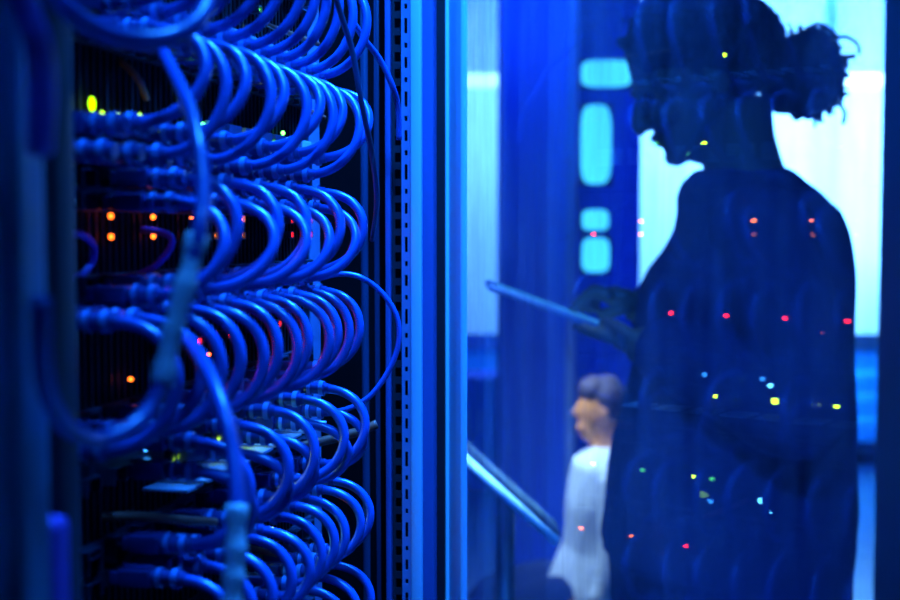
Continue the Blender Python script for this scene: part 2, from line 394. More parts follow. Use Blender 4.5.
# ------------------------------------------------------------------ switch units with ports and status lights
ORD = ['top', 'second', 'third', 'fourth', 'fifth', 'sixth', 'seventh', 'eighth']
BANKS = [  # upper rows, lower rows, LED rows for each unit (z from eye height)
    dict(c=.120, up=[.150], lo=[.092]),
    dict(c=.058, up=[.084], lo=[.043, .032]),
    dict(c=.000, up=[.0225, .0125], lo=[-.0235, -.0275]),
    dict(c=-.058, up=[-.036], lo=[-.082, -.085]),
    dict(c=-.118, up=[-.096, -.1095], lo=[-.141, -.144]),
    dict(c=-.1755, up=[-.155], lo=[-.197]),
    dict(c=-.232, up=[-.2075], lo=[-.250]),
]
units = []
for i, b in enumerate(BANKS):
    uo = tag(empty('network_switch', mtx=RACK @ Matrix.Translation((-.135, -.01, b['c'] - .026))),
             f"black network switch behind the {ORD[i]} bank of blue cable loops" + (' counted down' if i else ''), 'network switch', 'switches stacked in the rack')
    T = Matrix.Translation((.135, .01, .026 - b['c']))
    def up_(name, bm, m, smooth=False, par=None, T=T, uo=uo):
        bm.transform(T); return link(name, bm, m, par or uo, smooth)
    c = b['c']; bm = bmesh.new(); box(bm, (-.374, -.34, c - .0262), (.098, -.004, c + .0262), .0012); up_('chassis', bm, M['black'])
    for rows in (b['up'], b['lo']):
        z0, z1 = min(rows) - .0039, max(rows) + .0039
        bm = bmesh.new(); box(bm, (-.372, -.0039, z0), (.096, -.0005, z1), .0006)
        for z in rows:
            for k in range(19):
                u = .075 - k * .0247
                box(bm, (u - .0065, -.0004, z - .0038), (u - .0055, .004, z + .0038)); box(bm, (u + .0055, -.0004, z - .0038), (u + .0065, .004, z + .0038))
                box(bm, (u - .0054, -.0004, z + .0030), (u + .0054, .004, z + .0038))
        up_('port_row', bm, M['jack'])
    # ventilation grille between the rows
    zu = min(b['up']) - .0046; zd = max(b['lo']) + .0046
    bm = bmesh.new(); k = 0; u = -.36
    while u < .085:
        box(bm, (u, -.0039, zd), (u + .0016, -.0030, zu)); u += .0062
    up_('vent_grille', bm, M['void'])
    units.append((uo, up_))
# pale label strips on some of the units
for i, (z, n0, ua, ubb, n1) in enumerate([(.1015, .001, -.11, .045, .024), (-.1215, .001, -.17, .03, .024), (.0515, .001, -.09, .06, .005)]):
    uo, up_ = units[(0, 4, 1)[i]]
    k = 0; u = ua
    while u < ubb:
        bm = bmesh.new(); box(bm, (u, n0, z - (.001 if i < 2 else .006)), (u + .0185, n1, z + (.0005 if i < 2 else .006)), .0003); up_('label_tab', bm, M['label']); u += .0247
def led(i, u, z, kind, hood=True, w=.0046, h=.0034, out=.0):
    uo, up_ = units[i]
    if not hood and kind == 'orange': kind = 'ember'
    bm = bmesh.new(); ball(bm, (u, .0010 + out, z), (w / 2, .0012, h / 2), 12); l = up_('status_light', bm, LED[kind], True)
    if hood:
        bm = bmesh.new(); t = .0006; d = .0032
        box(bm, (u - w / 2 - t, -.003, z - h / 2 - t), (u - w / 2, d, z + h / 2 + t)); box(bm, (u + w / 2, -.003, z - h / 2 - t), (u + w / 2 + t, d, z + h / 2 + t))
        box(bm, (u - w / 2 - t, -.003, z + h / 2), (u + w / 2 + t, d, z + h / 2 + t)); box(bm, (u - w / 2 - t, -.003, z - h / 2 - t), (u + w / 2 + t, d, z - h / 2))
        up_('light_bezel', bm, M['jack'], False, l)
for k in range(8):
    u = (.081, .043, 0, -.041, -.081, -.109, -.154, -.197)[k]
    if k == 2: continue
    w_, h_ = (.0046, .0034) if k < 5 else (.0012, .0014) if k == 5 else (.0022, .0026)
    led(2, u, .0062, 'orange' if k > 1 else 'red', k < 5, w_, h_); led(2, u, -.0030, 'amber' if 1 < k < 5 else 'red' if k < 2 else 'orange', k < 5, w_, h_)
for k in range(5):
    led(3, .019 - .0412 * k, -.0575, 'red', hood=k != 2 or True)
    led(4, .026 - .0415 * k, -.1125, 'yellow', w=.0062 if k == 2 else .0046, h=.0048 if k == 2 else .0034)
led(3, -.088, -.066, 'orange', False, .002, .002); led(3, -.180, -.0685, 'orange', False, .0025, .002)
for k, c_ in enumerate(['yellow', 'green', 'yellow']): led(5, .080 - .0402 * k, -.1695, c_)
led(5, -.013, -.1695, 'green')
for k in range(3): led(6, .090 - .042 * k, -.2185, ['orange', 'orange', 'red'][k])
led(5, -.006, -.1805, 'blue', h=.003); led(5, -.012, -.185, 'blue'); led(5, -.049, -.1800, 'cyan', w=.0058, h=.0046); led(5, -.054, -.1865, 'cyan')
led(4, -.006, -.0985, 'blue', w=.006); led(4, -.0485, -.0985, 'blue'); led(4, -.054, -.1025, 'cyan')
led(0, -.011, .1285, 'green'); led(0, -.018, .1165, 'yellow')
led(1, -.005, .0575, 'yellow', w=.0068, h=.0052); led(1, .008, .0525, 'green'); led(1, .0475, .052, 'green')
for (px, py, w, h, kd) in [(92, 104, .005, .0065, 'lime'), (102, 115, .002, .003, 'lime'), (118, 116, .005, .004, 'lime'), (140, 116, .003, .003, 'lime'),
                       (158, 121, .003, .002, 'lime'), (165, 119, .002, .002, 'lime'), (187, 128, .002, .002, 'lime'), (199, 129, .005, .003, 'green'), (203, 124, .002, .002, 'green'), (233, 133, .004, .0035, 'lime'), (236, 130, .002, .002, 'lime'), (283, 133, .004, .003, 'green')]:
    u, z = on_rack(px, py, .001); led(1, u, max(z, .0505), kd, False, w, h)
u, z = on_rack(269, 531, .004); led(5, u, z, 'lime', False, .012, .0045, .004)
u, z = on_rack(144, 449, .004); led(4, u, z, 'blue', False, .004, .002, .004)

# ------------------------------------------------------------------ patch cables
def plug_mesh():
    bm = bmesh.new(); box(bm, (-.0050, .0005, -.0028), (.0050, .0045, .0028), .0004); box(bm, (-.0052, .0046, -.0040), (.0052, .019, .0040), .0008); box(bm, (-.0022, .0052, .0041), (.0022, .018, .0052), .0004)
    bm2 = bmesh.new(); lathe(bm2, [(.0192, .0037), (.0215, .0040), (.0216, .0047), (.0238, .0047), (.0240, .0037), (.0288, .0036), (.0290, .0047), (.0318, .0047), (.0322, .0035), (.0350, .0031)], 16)
    return bm, bm2
_p, _q = plug_mesh()
proto_plug = link('plug', _p, M['plug']); proto_boot = link('boot', _q, M['boot']); sharp(proto_plug, 50); sharp(proto_boot, 50)
PM, BMh = proto_plug.data, proto_boot.data
BMh.materials.append(M['ring'])
for f in BMh.polygons:
    c = f.center.y
    if .0215 < c < .0239 or .0289 < c < .0320: f.material_index = 1
bpy.data.objects.remove(proto_plug); bpy.data.objects.remove(proto_boot)
def add_plug(par, u, z, base_u, base_z, flip=False):
    p = bpy.data.objects.new('plug', PM); COL.objects.link(p); p.parent = par; p.location = (u - base_u, .0012, z - base_z)
    if flip: p.rotation_euler = (0, PI, 0)
    q = bpy.data.objects.new('boot', BMh); COL.objects.link(q); q.parent = p
NUM = ['first', 'second', 'third', 'fourth', 'fifth', 'sixth', 'seventh', 'eighth', 'ninth', 'tenth', 'eleventh', 'twelfth', 'thirteenth', 'fourteenth']
GB = ['loops of the top bank', 'loops of the second bank', 'loops of the third bank', 'loops of the fourth bank', 'loops of the fifth bank', 'loops of the sixth bank', 'loops of the seventh bank']
def patch(bank, k, uu, zu, ul, zl, reach=1.0, matname='cable'):
    t = tag(empty('patch_cable', mtx=RACK @ Matrix.Translation((uu, 0, zu))),
            f"blue looped patch cable, {NUM[k]} from the right in the {ORD[bank]} bank of loops" + (' from top' if bank else ''), 'cable', GB[bank])
    hgt = zu - zl; h = .0345 * reach * (1 + random.uniform(-.07, .07)); r = .00268
    a = Vector((0, .0335, 0)); d = Vector((ul - uu, .0335, -hgt))
    j = random.uniform(-.003, .003)
    pts = bez(a, a + Vector((j, h * 1.08, -.001)), d + Vector((j, h * .95, .001)), d)
    bm = bmesh.new(); tube(bm, pts, r, 12); link('cable_jacket', bm, M[matname], t)
    add_plug(t, uu, zu, uu, zu); add_plug(t, ul, zl, uu, zu, True)
R_ = lambda s: random.uniform(-s, s)
for k in range(11): u = .022 - .0248 * k + R_(.0015); patch(0, k, u, .150 + R_(.001), u - .012, .092)
for k in range(11):
    u = .026 - .0247 * k + R_(.0015); patch(1, k, u, .084 + R_(.001), u - .016, (.043, .032)[k % 2])
for k in range(10):
    u = (.006 if k % 2 == 0 else -.004) - .049 * (k // 2) + R_(.0015); patch(2, k, u, (.0225, .0125)[k % 2] + R_(.0006), u - (.012 if k % 2 == 0 else .018), (-.0235, -.0275)[k % 2], 1.05)
for k in range(12):
    u = .009 - .0247 * k + R_(.0015); patch(3, k, u, -.036 + R_(.0008), u - .006, (-.082, -.085)[k % 2])
for k in range(10):
    u = (.014 if k % 2 == 0 else .012) - .049 * (k // 2) + R_(.0015); patch(4, k, u, (-.096, -.1095)[k % 2], u - (.008 if k % 2 == 0 else -.004) , (-.141, -.144)[k % 2], 1.0)
for k in range(10):
    u = .024 - .0248 * k + R_(.0015); patch(5, k, u, -.155 + R_(.001), u - .006, -.197)
for k in range(7):
    u = .022 - .0248 * k + R_(.0015); patch(6, k, u, -.2075 + R_(.001), u - .006, -.250)
# capped connectors without a loop, left end of the second unit
sp = [on_rack(px, py, .03) for px, py in [(112, 124), (138, 126), (100, 151), (128, 153), (180, 157), (156, 158), (172, 178)]]
for j, (u, z) in enumerate(sp):
    t = tag(empty('connector', mtx=RACK @ Matrix.Translation((u, 0, z))), None, None)
    tag(t, f"small capped blue connector, {NUM[j]} in the loose connectors under the green lights", 'connector', 'capped connectors under the green lights')
    add_plug(t, u, z, u, z)

# ------------------------------------------------------------------ loose cables
def loose(name, pts, r, m, label, cat='cable', seg=12, ends=None, local=None):
    P = [at(*p) for p in pts]; base = P[-1]
    o = empty(name, loc=base) if ends else None
    bm = bmesh.new(); tube(bm, [p - base for p in catmull(P, 8)], r, seg)
    j = link('cable_jacket' if ends else name, bm, m, o)
    if not ends: j.location = base; tag(j, label, cat); return j
    tag(o, label, cat)
    for e in ends:
        Q = catmull([at(*p) - base for p in e['pts']], 8); bm = bmesh.new()
        rr = []; n = len(Q)
        for i in range(n):
            f = i / (n - 1); rr.append(e['r'] * (1 + (.22 if (f < .16 or .34 < f < .46 or .62 < f < .70 or f > .86) else 0)))
        tube(bm, Q, rr, 14); link(e['name'], bm, M[e['m']], o)
    return o
loose('loose_cable', [(40, -25, .36), (62, 5, .36), (92, 27, .37), (130, 39, .38), (168, 38, .39), (196, 22, .40), (207, 0, .41), (206, -25, .42)], .0030, M['cable'],
      'thick dark blue cable drooping across the top of the rack, out of focus')
loose('loose_cable', [(160, 46, .50), (172, 70, .47), (188, 105, .44), (198, 145, .42), (203, 185, .41), (200, 225, .40), (188, 275, .395), (172, 335, .39), (161, 385, .385), (147, 413, .38), (122, 433, .37), (95, 441, .36), (68, 428, .34), (50, 400, .325), (42, 360, .305), (39, 300, .295)], .0026, M['cable'],
      'long blue cable with a pale sleeve hanging down in front of the left connectors',
      ends=[dict(name='splice_sleeve', pts=[(197, 236, .40), (188, 275, .395), (172, 335, .39), (162, 384, .386)], r=.0030, m='sleeve')])
loose('loose_cable', [(170, 332, .52), (188, 342, .50), (206, 368, .47), (222, 408, .45), (233, 455, .44), (237, 510, .43), (235, 560, .425), (230, 620, .42)], .0030, M['cable'],
      'blue cable with a pale sleeve running down to the bottom edge',
      ends=[dict(name='splice_sleeve', pts=[(237, 505, .43), (235, 560, .425), (230, 618, .42)], r=.0033, m='sleeve')])
loose('thin_cable', [(330, -25, .66), (341, 15, .67), (352, 50, .68), (362, 105, .69), (372, 155, .71), (377, 200, .75), (372, 240, .82)], .0016, M['teal'],
      'thin dark teal cable slanting down across the ends of the top loops')
loose('thin_cable', [(352, 20, .80), (365, 40, .81), (380, 60, .82), (392, 85, .825), (398, 108, .835), (399, 140, .84)], .0020, M['cable'],
      'thin blue cable curving from the top bank to the perforated post')
loose('thin_cable', [(318, 279, .80), (340, 274, .80), (362, 278, .80), (383, 294, .80), (397, 318, .80), (398, 345, .80), (388, 372, .80), (370, 396, .80), (350, 408, .80), (335, 412, .80)], .0018, M['cable'],
      'thin pale blue cable making a wide loop over the perforated post')
loose('thin_cable', [(18, -10, .30), (28, 15, .30), (38, 50, .30), (42, 90, .31), (40, 150, .32)], .0035, M['violet'],
      'blurred violet blue cable against the near corner post')
loose('thin_cable', [(60, 238, .52), (80, 234, .53), (93, 246, .54), (92, 262, .54), (80, 276, .53), (60, 282, .52)], .0017, M['violet'], 'small dim violet cable bow beside the near orange lights')
loose('thin_cable', [(95, 232, .60), (130, 229, .60), (160, 232, .585), (172, 240, .58), (165, 256, .58), (145, 272, .585), (105, 284, .59)], .0017, M['violet'], 'dim violet cable bending round under the second pair of orange lights')
loose('thin_cable', [(70, 50, .60), (100, 52, .58), (125, 65, .57), (140, 82, .57), (146, 98, .59)], .0017, M['copper'], 'dim reddish cable arching above the green lights')
loose('thin_cable', [(214, 70, .78), (240, 84, .79), (280, 98, .81), (325, 118, .83)], .0016, M['copper'], 'thin pinkish cable slanting behind the second bank of loops')
loose('thin_cable', [(205, 0, .72), (236, 15, .74), (270, 26, .76), (318, 44, .80)], .0016, M['copper'], 'thin pinkish cable slanting behind the top bank of loops')
loose('thin_cable', [(95, 517, .56), (140, 516, .57), (180, 520, .58), (215, 522, .60)], .0022, M['copper'], 'dull orange cable running level below the near lower loop')
loose('thin_cable', [(300, 447, .80), (335, 438, .80), (360, 431, .80), (377, 424, .80)], .0030, M['copper'], 'short reddish cable end beside the fifth bank of loops')
loose('thin_cable', [(240, 545, .72), (262, 551, .73), (285, 556, .74)], .0018, M['copper'], 'short reddish cable behind the sixth bank of loops')
for i, (px, r, mn, lb) in enumerate([(379, .0035, 'teal', 'thick teal cable running straight up beside the perforated post'), (366, .003, 'teal', 'slim dark teal cable running straight up left of the thick teal cable')]):
    P = at(px, 230, .905); bm = bmesh.new(); tube(bm, [(0, 0, -1.0), (.001, 0, -.5), (-.001, 0, 0), (0, 0, .6)], r, 12)
    o_ = link('riser_cable', bm, M[mn]); o_.location = (P.x, P.y, 1.35); tag(o_, lb, 'cable')

# ------------------------------------------------------------------ the woman
D = 1.75; K = D / F
def wp(px, py, y=0.): # photo place on the woman's middle plane; near side points at their own distance
    if y < 0: return at(px, py, D + y)
    p = at(px, py, D); p.y += y; return p
woman = tag(empty('person', loc=(wp(725, 600).x, wp(725, 600).y, 0)), 'woman in a dark jacket behind the glass, curly hair in a bun, reading a tablet', 'person')
WO = woman.location.copy(); TW = Matrix.Translation(-WO)
CH = wp(680, 166); th = math.radians(30)
HU = Vector((-math.sin(th), 0, math.cos(th))); HF = Vector((-math.cos(th), 0, -math.sin(th))); HY = Vector((0, 1, 0))
def hd(f, h, y=0.): return CH + HF * f + HU * h + HY * y
def slice_ring(h, f, b, w, seg=28, e=.9):
    c, r = (f + b) / 2, (f - b) / 2; out = []
    for k in range(seg):
        t = 2 * PI * k / seg; cc, ss = math.cos(t), math.sin(t)
        out.append(hd(c + r * math.copysign(abs(cc) ** e, cc), h, w * math.copysign(abs(ss) ** e, ss)))
    return out
def body_parts(bm):
    # head
    HS = [(0, .004, -.030, .016), (.012, .010, -.050, .030), (.030, .008, -.075, .043), (.050, .006, -.105, .052), (.075, .004, -.140, .060), (.10, .003, -.165, .066), (.13, .002, -.178, .071),
          (.155, -.006, -.178, .072), (.18, -.022, -.168, .066), (.205, -.050, -.145, .050), (.220, -.085, -.115, .02)]
    loft(bm, [slice_ring(*s) for s in HS])
    # nose, lips, chin, brow, ears
    limb(bm, [(hd(.004, .108), .008), (hd(.014, .092), .009), (hd(.024, .077), .0105), (hd(.016, .069), .010)], 10, 4)
    for s in (-1, 1): ball(bm, hd(.011, .070, s * .010), (.009, .007, .007), 10)
    ball(bm, hd(.008, .050), (.011, .019, .006), 12); ball(bm, hd(.0075, .041), (.010, .017, .006), 12); ball(bm, hd(.002, .016), (.013, .016, .013), 12)
    for s in (-1, 1):
        limb(bm, [(hd(.002, .115, s * .012), .006), (hd(.000, .121, s * .03), .007), (hd(-.012, .116, s * .05), .006)], 8, 3)
        ball(bm, hd(-.012, .075, s * .040), (.022, .018, .02), 12)
        ball(bm, hd(-.088, .085, s * .073), (.016, .008, .028), 12, Matrix.Rotation(-th, 3, 'Y'))
    limb(bm, [(wp(690, 150), .020), (wp(703, 147), .026), (wp(722, 150), .034)], 14, 4)
    # neck and inner trunk
    limb(bm, [(wp(735, 100), .050), (wp(738, 140), .051), (wp(744, 175), .056), (wp(752, 205), .075)], 18, 4)
    tor = [(190, 715, 790, .08), (215, 705, 815, .15), (250, 690, 830, .165), (300, 670, 832, .16), (370, 665, 830, .14), (430, 660, 830, .14), (500, 655, 835, .165), (570, 650, 835, .175), (620, 655, 835, .165)]
    loft(bm, [trunk_ring(*t) for t in tor])
    for s in (-1, 1):
        limb(bm, [(wp(770, 222, s * .15), .042), (wp(795, 320, s * .20), .040), (wp(812, 410, s * .225), .036)], 14, 5)
    # left arm (towards the camera) under the pad, right arm over it
    limb(bm, [(wp(812, 408, -.225), .036), (wp(740, 380, -.19), .035), (wp(660, 352, -.125), .026), (wp(636, 344, -.10), .025)], 14, 5)
    limb(bm, [(wp(812, 408, .225), .036), (wp(740, 365, .18), .035), (wp(665, 318, .085), .026), (wp(640, 307, .06), .025)], 14, 5)
    # left hand: palm below the pad, fingers forward and curled up against it, thumb on top
    limb(bm, [(wp(646, 347, -.10), .021), (wp(634, 344, -.085), .025), (wp(620, 340, -.075), .022)], 14, 4, (.55, 1.25))
    for j, (dy, ln_) in enumerate([(-.030, .9), (-.010, 1.05), (.011, 1.0), (.030, .8)]):
        limb(bm, [(wp(622, 341, -.075 + dy), .0092), (wp(622 - 20 * ln_, 335, -.070 + dy), .0086), (wp(622 - 35 * ln_, 330.5, -.064 + dy), .0078), (wp(622 - 46 * ln_, 325.5, -.058 + dy), .0066)], 10, 4)
    limb(bm, [(wp(638, 341, -.112), .012), (wp(626, 333, -.115), .0106), (wp(613, 325, -.100), .0092), (wp(602, 321, -.088), .0076)], 10, 4)
    # right hand: palm above, index finger touching the screen, others curled
    limb(bm, [(wp(642, 307, .06), .021), (wp(626, 300, .05), .026), (wp(612, 296, .045), .023)], 14, 4, (.6, 1.25))
    fing = [(-.028, [(612, 297), (596, 292), (582, 302), (573, 313.5)]), (-.008, [(612, 295), (597, 291), (587, 303), (586, 315)]), (.012, [(612, 296), (600, 295), (593, 306), (597, 315)]), (.030, [(613, 298), (604, 299), (600, 308), (605, 316)])]
    for dy, ps in fing:
        limb(bm, [(wp(p[0], p[1], .045 + dy * (1 - .1 * q)), (.0092, .009, .008, .0066)[q]) for q, p in enumerate(ps)], 10, 4)
    limb(bm, [(wp(632, 305, .015), .0115), (wp(620, 309, .000), .0105), (wp(608, 313, .002), .0092), (wp(599, 317, .008), .0075)], 10, 4)
    # legs to the floor
    for s in (-1, 1):
        hx = wp(745, 620).x
        limb(bm, [(Vector((hx, WO.y + s * .09, .80)), .085), (Vector((hx - .01, WO.y + s * .095, .62)), .075), (Vector((hx - .015, WO.y + s * .10, .46)), .055), (Vector((hx, WO.y + s * .10, .30)), .05), (Vector((hx + .01, WO.y + s * .10, .08)), .038)], 16, 4)
def trunk_ring(py, f, b, w, seg=36, e=.85):
    a, c = wp(f, py), wp(b, py); m = (a + c) / 2; r = (c.x - a.x) / 2; out = []
    for k in range(seg):
        t = 2 * PI * k / seg; cc, ss = math.cos(t), math.sin(t)
        out.append(m + Vector((r * math.copysign(abs(cc) ** e, cc), w * math.copysign(abs(ss) ** e, ss), 0)))
    return out
bm = bmesh.new(); body_parts(bm); bm.transform(TW); remeshed('body', bm, M['skin'], woman, .0034, 3)
# jacket: trunk and both sleeves, one garment
bm = bmesh.new()
tor = [(168, 716, 786, .050), (172, 697, 792, .058), (182, 686, 803, .085), (196, 681, 815, .135), (212, 681, 828, .178), (230, 677, 834, .195), (250, 665, 838, .200), (270, 650, 841, .200), (290, 640, 842, .198), (330, 637, 843, .192),
       (370, 634, 845, .185), (410, 624, 847, .185), (440, 614, 847, .190), (470, 610, 847, .195), (505, 607, 848, .205), (535, 604, 844, .21), (548, 603, 842, .21), (556, 610, 840, .21), (580, 612, 839, .212), (640, 614, 838, .215), (668, 616, 836, .21)]
loft(bm, [trunk_ring(*t) for t in tor])
for s, wr in ((-1, ((738, 385, -.195), (672, 356, -.135), (648, 347, -.11))), (1, ((738, 368, .185), (676, 322, .095), (655, 313, .072)))):
    limb(bm, [(wp(762, 225, s * .15), .060), (wp(782, 300, s * .195), .060), (wp(798, 370, s * .215), .058), (wp(804, 415, s * .222), .056), (wp(776, 412, s * .212), .054), (wp(*wr[0]), .052), (wp(*wr[1]), .042), (wp(*wr[2]), .040)], 18, 5)
    ball(bm, wp(762, 228, s * .15), (.066, .06, .058), 16)
bm.transform(TW); remeshed('jacket', bm, M['fabric'], woman, .0055, 4, (.006, 11))
bm = bmesh.new()
loft(bm, [trunk_ring(*t) for t in [(560, 640, 832, .18), (600, 632, 836, .185), (640, 632, 838, .19), (680, 640, 836, .185)]])
for s in (-1, 1):
    hx = wp(738, 620).x
    limb(bm, [(Vector((hx, WO.y + s * .085, .80)), .105), (Vector((hx - .01, WO.y + s * .095, .60)), .095), (Vector((hx - .012, WO.y + s * .10, .45)), .078), (Vector((hx, WO.y + s * .10, .28)), .070), (Vector((hx + .008, WO.y + s * .10, .06)), .060)], 18, 4)
bm.transform(TW); remeshed('trousers', bm, M['trouser'], woman, .008, 3, (.005, 9))
for s in (-1, 1):
    bm = bmesh.new(); hx = wp(738, 620).x
    limb(bm, [(Vector((hx + .05, WO.y + s * .10, .045)), .036), (Vector((hx - .02, WO.y + s * .10, .046)), .040), (Vector((hx - .11, WO.y + s * .102, .036)), .036), (Vector((hx - .17, WO.y + s * .103, .026)), .024)], 14, 5)
    for v in bm.verts: v.co.z = max(v.co.z, .002)
    bm.transform(TW); link('shoe', bm, M['trouser'], woman)
# hair: cap with curls, bun and flyaway strands
bm = bmesh.new()
HH = [(.035, -.115, -.170, .055), (.055, -.075, -.203, .078), (.085, -.055, -.211, .088), (.115, -.035, -.213, .092), (.135, -.006, -.209, .093), (.150, -.005, -.205, .093), (.180, -.0125, -.193, .089), (.207, -.036, -.170, .078), (.225, -.066, -.145, .058), (.236, -.095, -.120, .03)]
loft(bm, [slice_ring(*s, seg=36) for s in HH])
bc = wp(806, 74)
ball(bm, bc, (.049, .05, .058), 20); ball(bm, wp(785, 85), (.035, .04, .040), 14)
rnd = random.Random(3)
for k in range(60):
    v = Vector((rnd.gauss(0, 1), rnd.gauss(0, 1), rnd.gauss(0, 1))).normalized(); ball(bm, bc + Vector((v.x * .047, v.y * .047, v.z * .055)), rnd.uniform(.006, .012), 8)
for k in range(90):
    h = rnd.uniform(.06, .225); tt = rnd.uniform(0, 2 * PI)
    row = min(HH, key=lambda q: abs(q[0] - h)); c_, r_ = (row[1] + row[2]) / 2, (row[1] - row[2]) / 2
    ball(bm, hd(c_ + r_ * math.cos(tt) * .98, h, row[3] * math.sin(tt) * .98), rnd.uniform(.005, .009), 8)
bm.transform(TW); hair = remeshed('hair', bm, M['hair'], woman, .0034, 2, (.0035, 55))
bm = bmesh.new()
def strand(pts, r=.0007, yy=0.): tube(bm, catmull([wp(p[0], p[1], yy + .004 * math.sin(i * 1.7)) for i, p in enumerate(pts)], 6), r * 3.8, 6)
strand([(800, 46), (806, 30), (818, 24), (830, 30), (838, 44), (842, 50)]); strand([(812, 44), (822, 34), (834, 38), (846, 37), (858, 44), (860, 54)])
strand([(820, 50), (830, 47), (836, 55), (846, 57), (855, 56)], .0011); strand([(826, 58), (836, 60), (840, 66), (846, 64)], .001); strand([(808, 40), (814, 28), (824, 31)], .0008)
strand([(832, 62), (840, 72), (842, 84), (839, 94)], .0008); strand([(834, 102), (842, 106), (845, 114), (843, 124)], .0008); strand([(790, 46), (797, 36), (806, 34), (812, 38)], .0009)
strand([(800, 112), (808, 118), (818, 115), (822, 118)], .0007); strand([(838, 80), (844, 90), (841, 104)], .0008); strand([(815, 48), (826, 42), (832, 49), (841, 62), (838, 70)], .0009)
for k in range(60):
    a = rnd.uniform(-1.2, 1.9); r0 = rnd.uniform(.9, 1.0); L_ = rnd.uniform(6, 16); cx, cy = 806 + 35 * math.cos(a) * r0, 74 - 41 * math.sin(a) * r0
    b_ = a + rnd.uniform(-.9, .9); b2 = b_ + rnd.uniform(-1.6, 1.6)
    strand([(cx, cy), (cx + L_ * .5 * math.cos(b_), cy - L_ * .5 * math.sin(b_)), (cx + L_ * .7 * math.cos(b_) + L_ * .4 * math.cos(b2), cy - L_ * .7 * math.sin(b_) - L_ * .4 * math.sin(b2))], rnd.uniform(.0004, .0008), rnd.uniform(-.03, .03))
for k in range(50):
    a = rnd.uniform(.1, 2.9); h = .16 + .08 * math.sin(a); row = min(HH, key=lambda q: abs(q[0] - h)); f_ = row[1] if a > 1.5 else row[2]
    p0 = hd(f_, h, rnd.uniform(-.03, .03)); v = (p0 - hd(-.1, .14)).normalized(); w_ = Vector((rnd.gauss(0, .006), 0, rnd.gauss(0, .006)))
    tube(bm, catmull([p0 - v * .004, p0 + v * .006, p0 + v * .010 + w_], 4), .0004, 4)
bm.transform(TW); link('loose_curls', bm, M['hair'], hair)
for s in (-1, 1):
    bm = bmesh.new(); ball(bm, hd(-.0085, .103, s * .029), .0115, 12); bm.transform(TW); link('eye', bm, M['screen_black'], woman)

# tablet in her hands
A, B = wp(487, 283.5), wp(632, 337.5); L = (B - A).normalized(); Nn = L.cross(Vector((0, 1, 0))) * -1
if Nn.z < 0: Nn = -Nn
tl = (B - A).length
tab = tag(empty('tablet', loc=(A + B) / 2), 'slim tablet computer held tilted in the hands of the woman behind the glass', 'tablet')
Mx = Matrix(((L.x, 0, Nn.x, 0), (L.y, 1, Nn.y, 0), (L.z, 0, Nn.z, 0), (0, 0, 0, 1)))
bm = bmesh.new(); box(bm, (-tl / 2, -.085, -.0055), (tl / 2, .085, .0035), .003); bm.transform(Mx); sharp(link('tablet_case', bm, M['rail'], tab), 50)
bm = bmesh.new(); box(bm, (-tl / 2 + .012, -.074, .0036), (tl / 2 - .012, .074, .0042)); bm.transform(Mx); link('screen', bm, emit('tablet_screen', (.04, .34, .9), .9), tab, smooth=False)

# ------------------------------------------------------------------ the colleague far behind, kneeling in a pale shirt
D2 = 4.2
def cp(px, py, y=0.):
    p = at(px, py, D2); p.y += y; return p
b0 = cp(600, 600)
man = tag(empty('person', loc=(b0.x, b0.y, 0)), 'colleague in a pale shirt kneeling far behind the woman, seen blurred from the side', 'person')
MT = Matrix.Translation(-man.location)
hc = cp(599, 409); base = b0.x; Y0 = b0.y
bm = bmesh.new()
ball(bm, hc, (.070, .064, .10), 20); ball(bm, hc + Vector((-.035, 0, -.06)), (.038, .042, .048), 14)
limb(bm, [(hc + Vector((-.062, 0, .02)), .01), (hc + Vector((-.078, 0, -.015)), .013), (hc + Vector((-.066, 0, -.03)), .010)], 8, 3)
ball(bm, hc + Vector((-.064, 0, -.06)), (.014, .022, .012), 10)
for s in (-1, 1): ball(bm, hc + Vector((.012, s * .064, -.01)), (.018, .01, .03), 10)
limb(bm, [(hc + Vector((.02, 0, -.04)), .055), (hc + Vector((.02, 0, -.14)), .054), (hc + Vector((.03, 0, -.21)), .08)], 14, 4)
zs = hc.z - .18
limb(bm, [(Vector((base + .02, Y0, zs)), .10), (Vector((base + .01, Y0, .36)), .10), (Vector((base, Y0, .20)), .11)], 16, 4)
for s in (-1, 1):
    limb(bm, [(Vector((base + .02, Y0 + s * .15, zs - .03)), .045), (Vector((base + .03, Y0 + s * .21, zs - .25)), .04), (Vector((base - .0, Y0 + s * .20, zs - .38)), .033), (Vector((base - .07, Y0 + s * .15, zs - .41)), .024)], 12, 4)
    hx = Vector((base - .07, Y0 + s * .15, zs - .41))
    limb(bm, [(hx, .022), (hx + Vector((-.05, 0, -.005)), .028), (hx + Vector((-.08, 0, -.01)), .024)], 12, 3, (.6, 1.2))
    for q in range(4): limb(bm, [(hx + Vector((-.08, -.027 + .018 * q, -.01)), .0095), (hx + Vector((-.115, -.028 + .018 * q, -.018)), .0088), (hx + Vector((-.135 + .008 * abs(q - 1.5), -.028 + .018 * q, -.04)), .0075)], 8, 3)
    limb(bm, [(hx + Vector((-.03, -s * .03, .0)), .011), (hx + Vector((-.07, -s * .05, -.012)), .0095), (hx + Vector((-.095, -s * .045, -.03)), .008)], 8, 3)
    limb(bm, [(Vector((base - .02, Y0 + s * .09, .14)), .07), (Vector((base - .20, Y0 + s * .11, .135)), .065), (Vector((base - .38, Y0 + s * .12, .075)), .055), (Vector((base - .2, Y0 + s * .12, .055)), .05), (Vector((base + .05, Y0 + s * .11, .05)), .04), (Vector((base + .16, Y0 + s * .11, .04)), .03)], 14, 4)
bm.transform(MT); remeshed('body', bm, M['skin2'], man, .006, 3)
bm = bmesh.new()
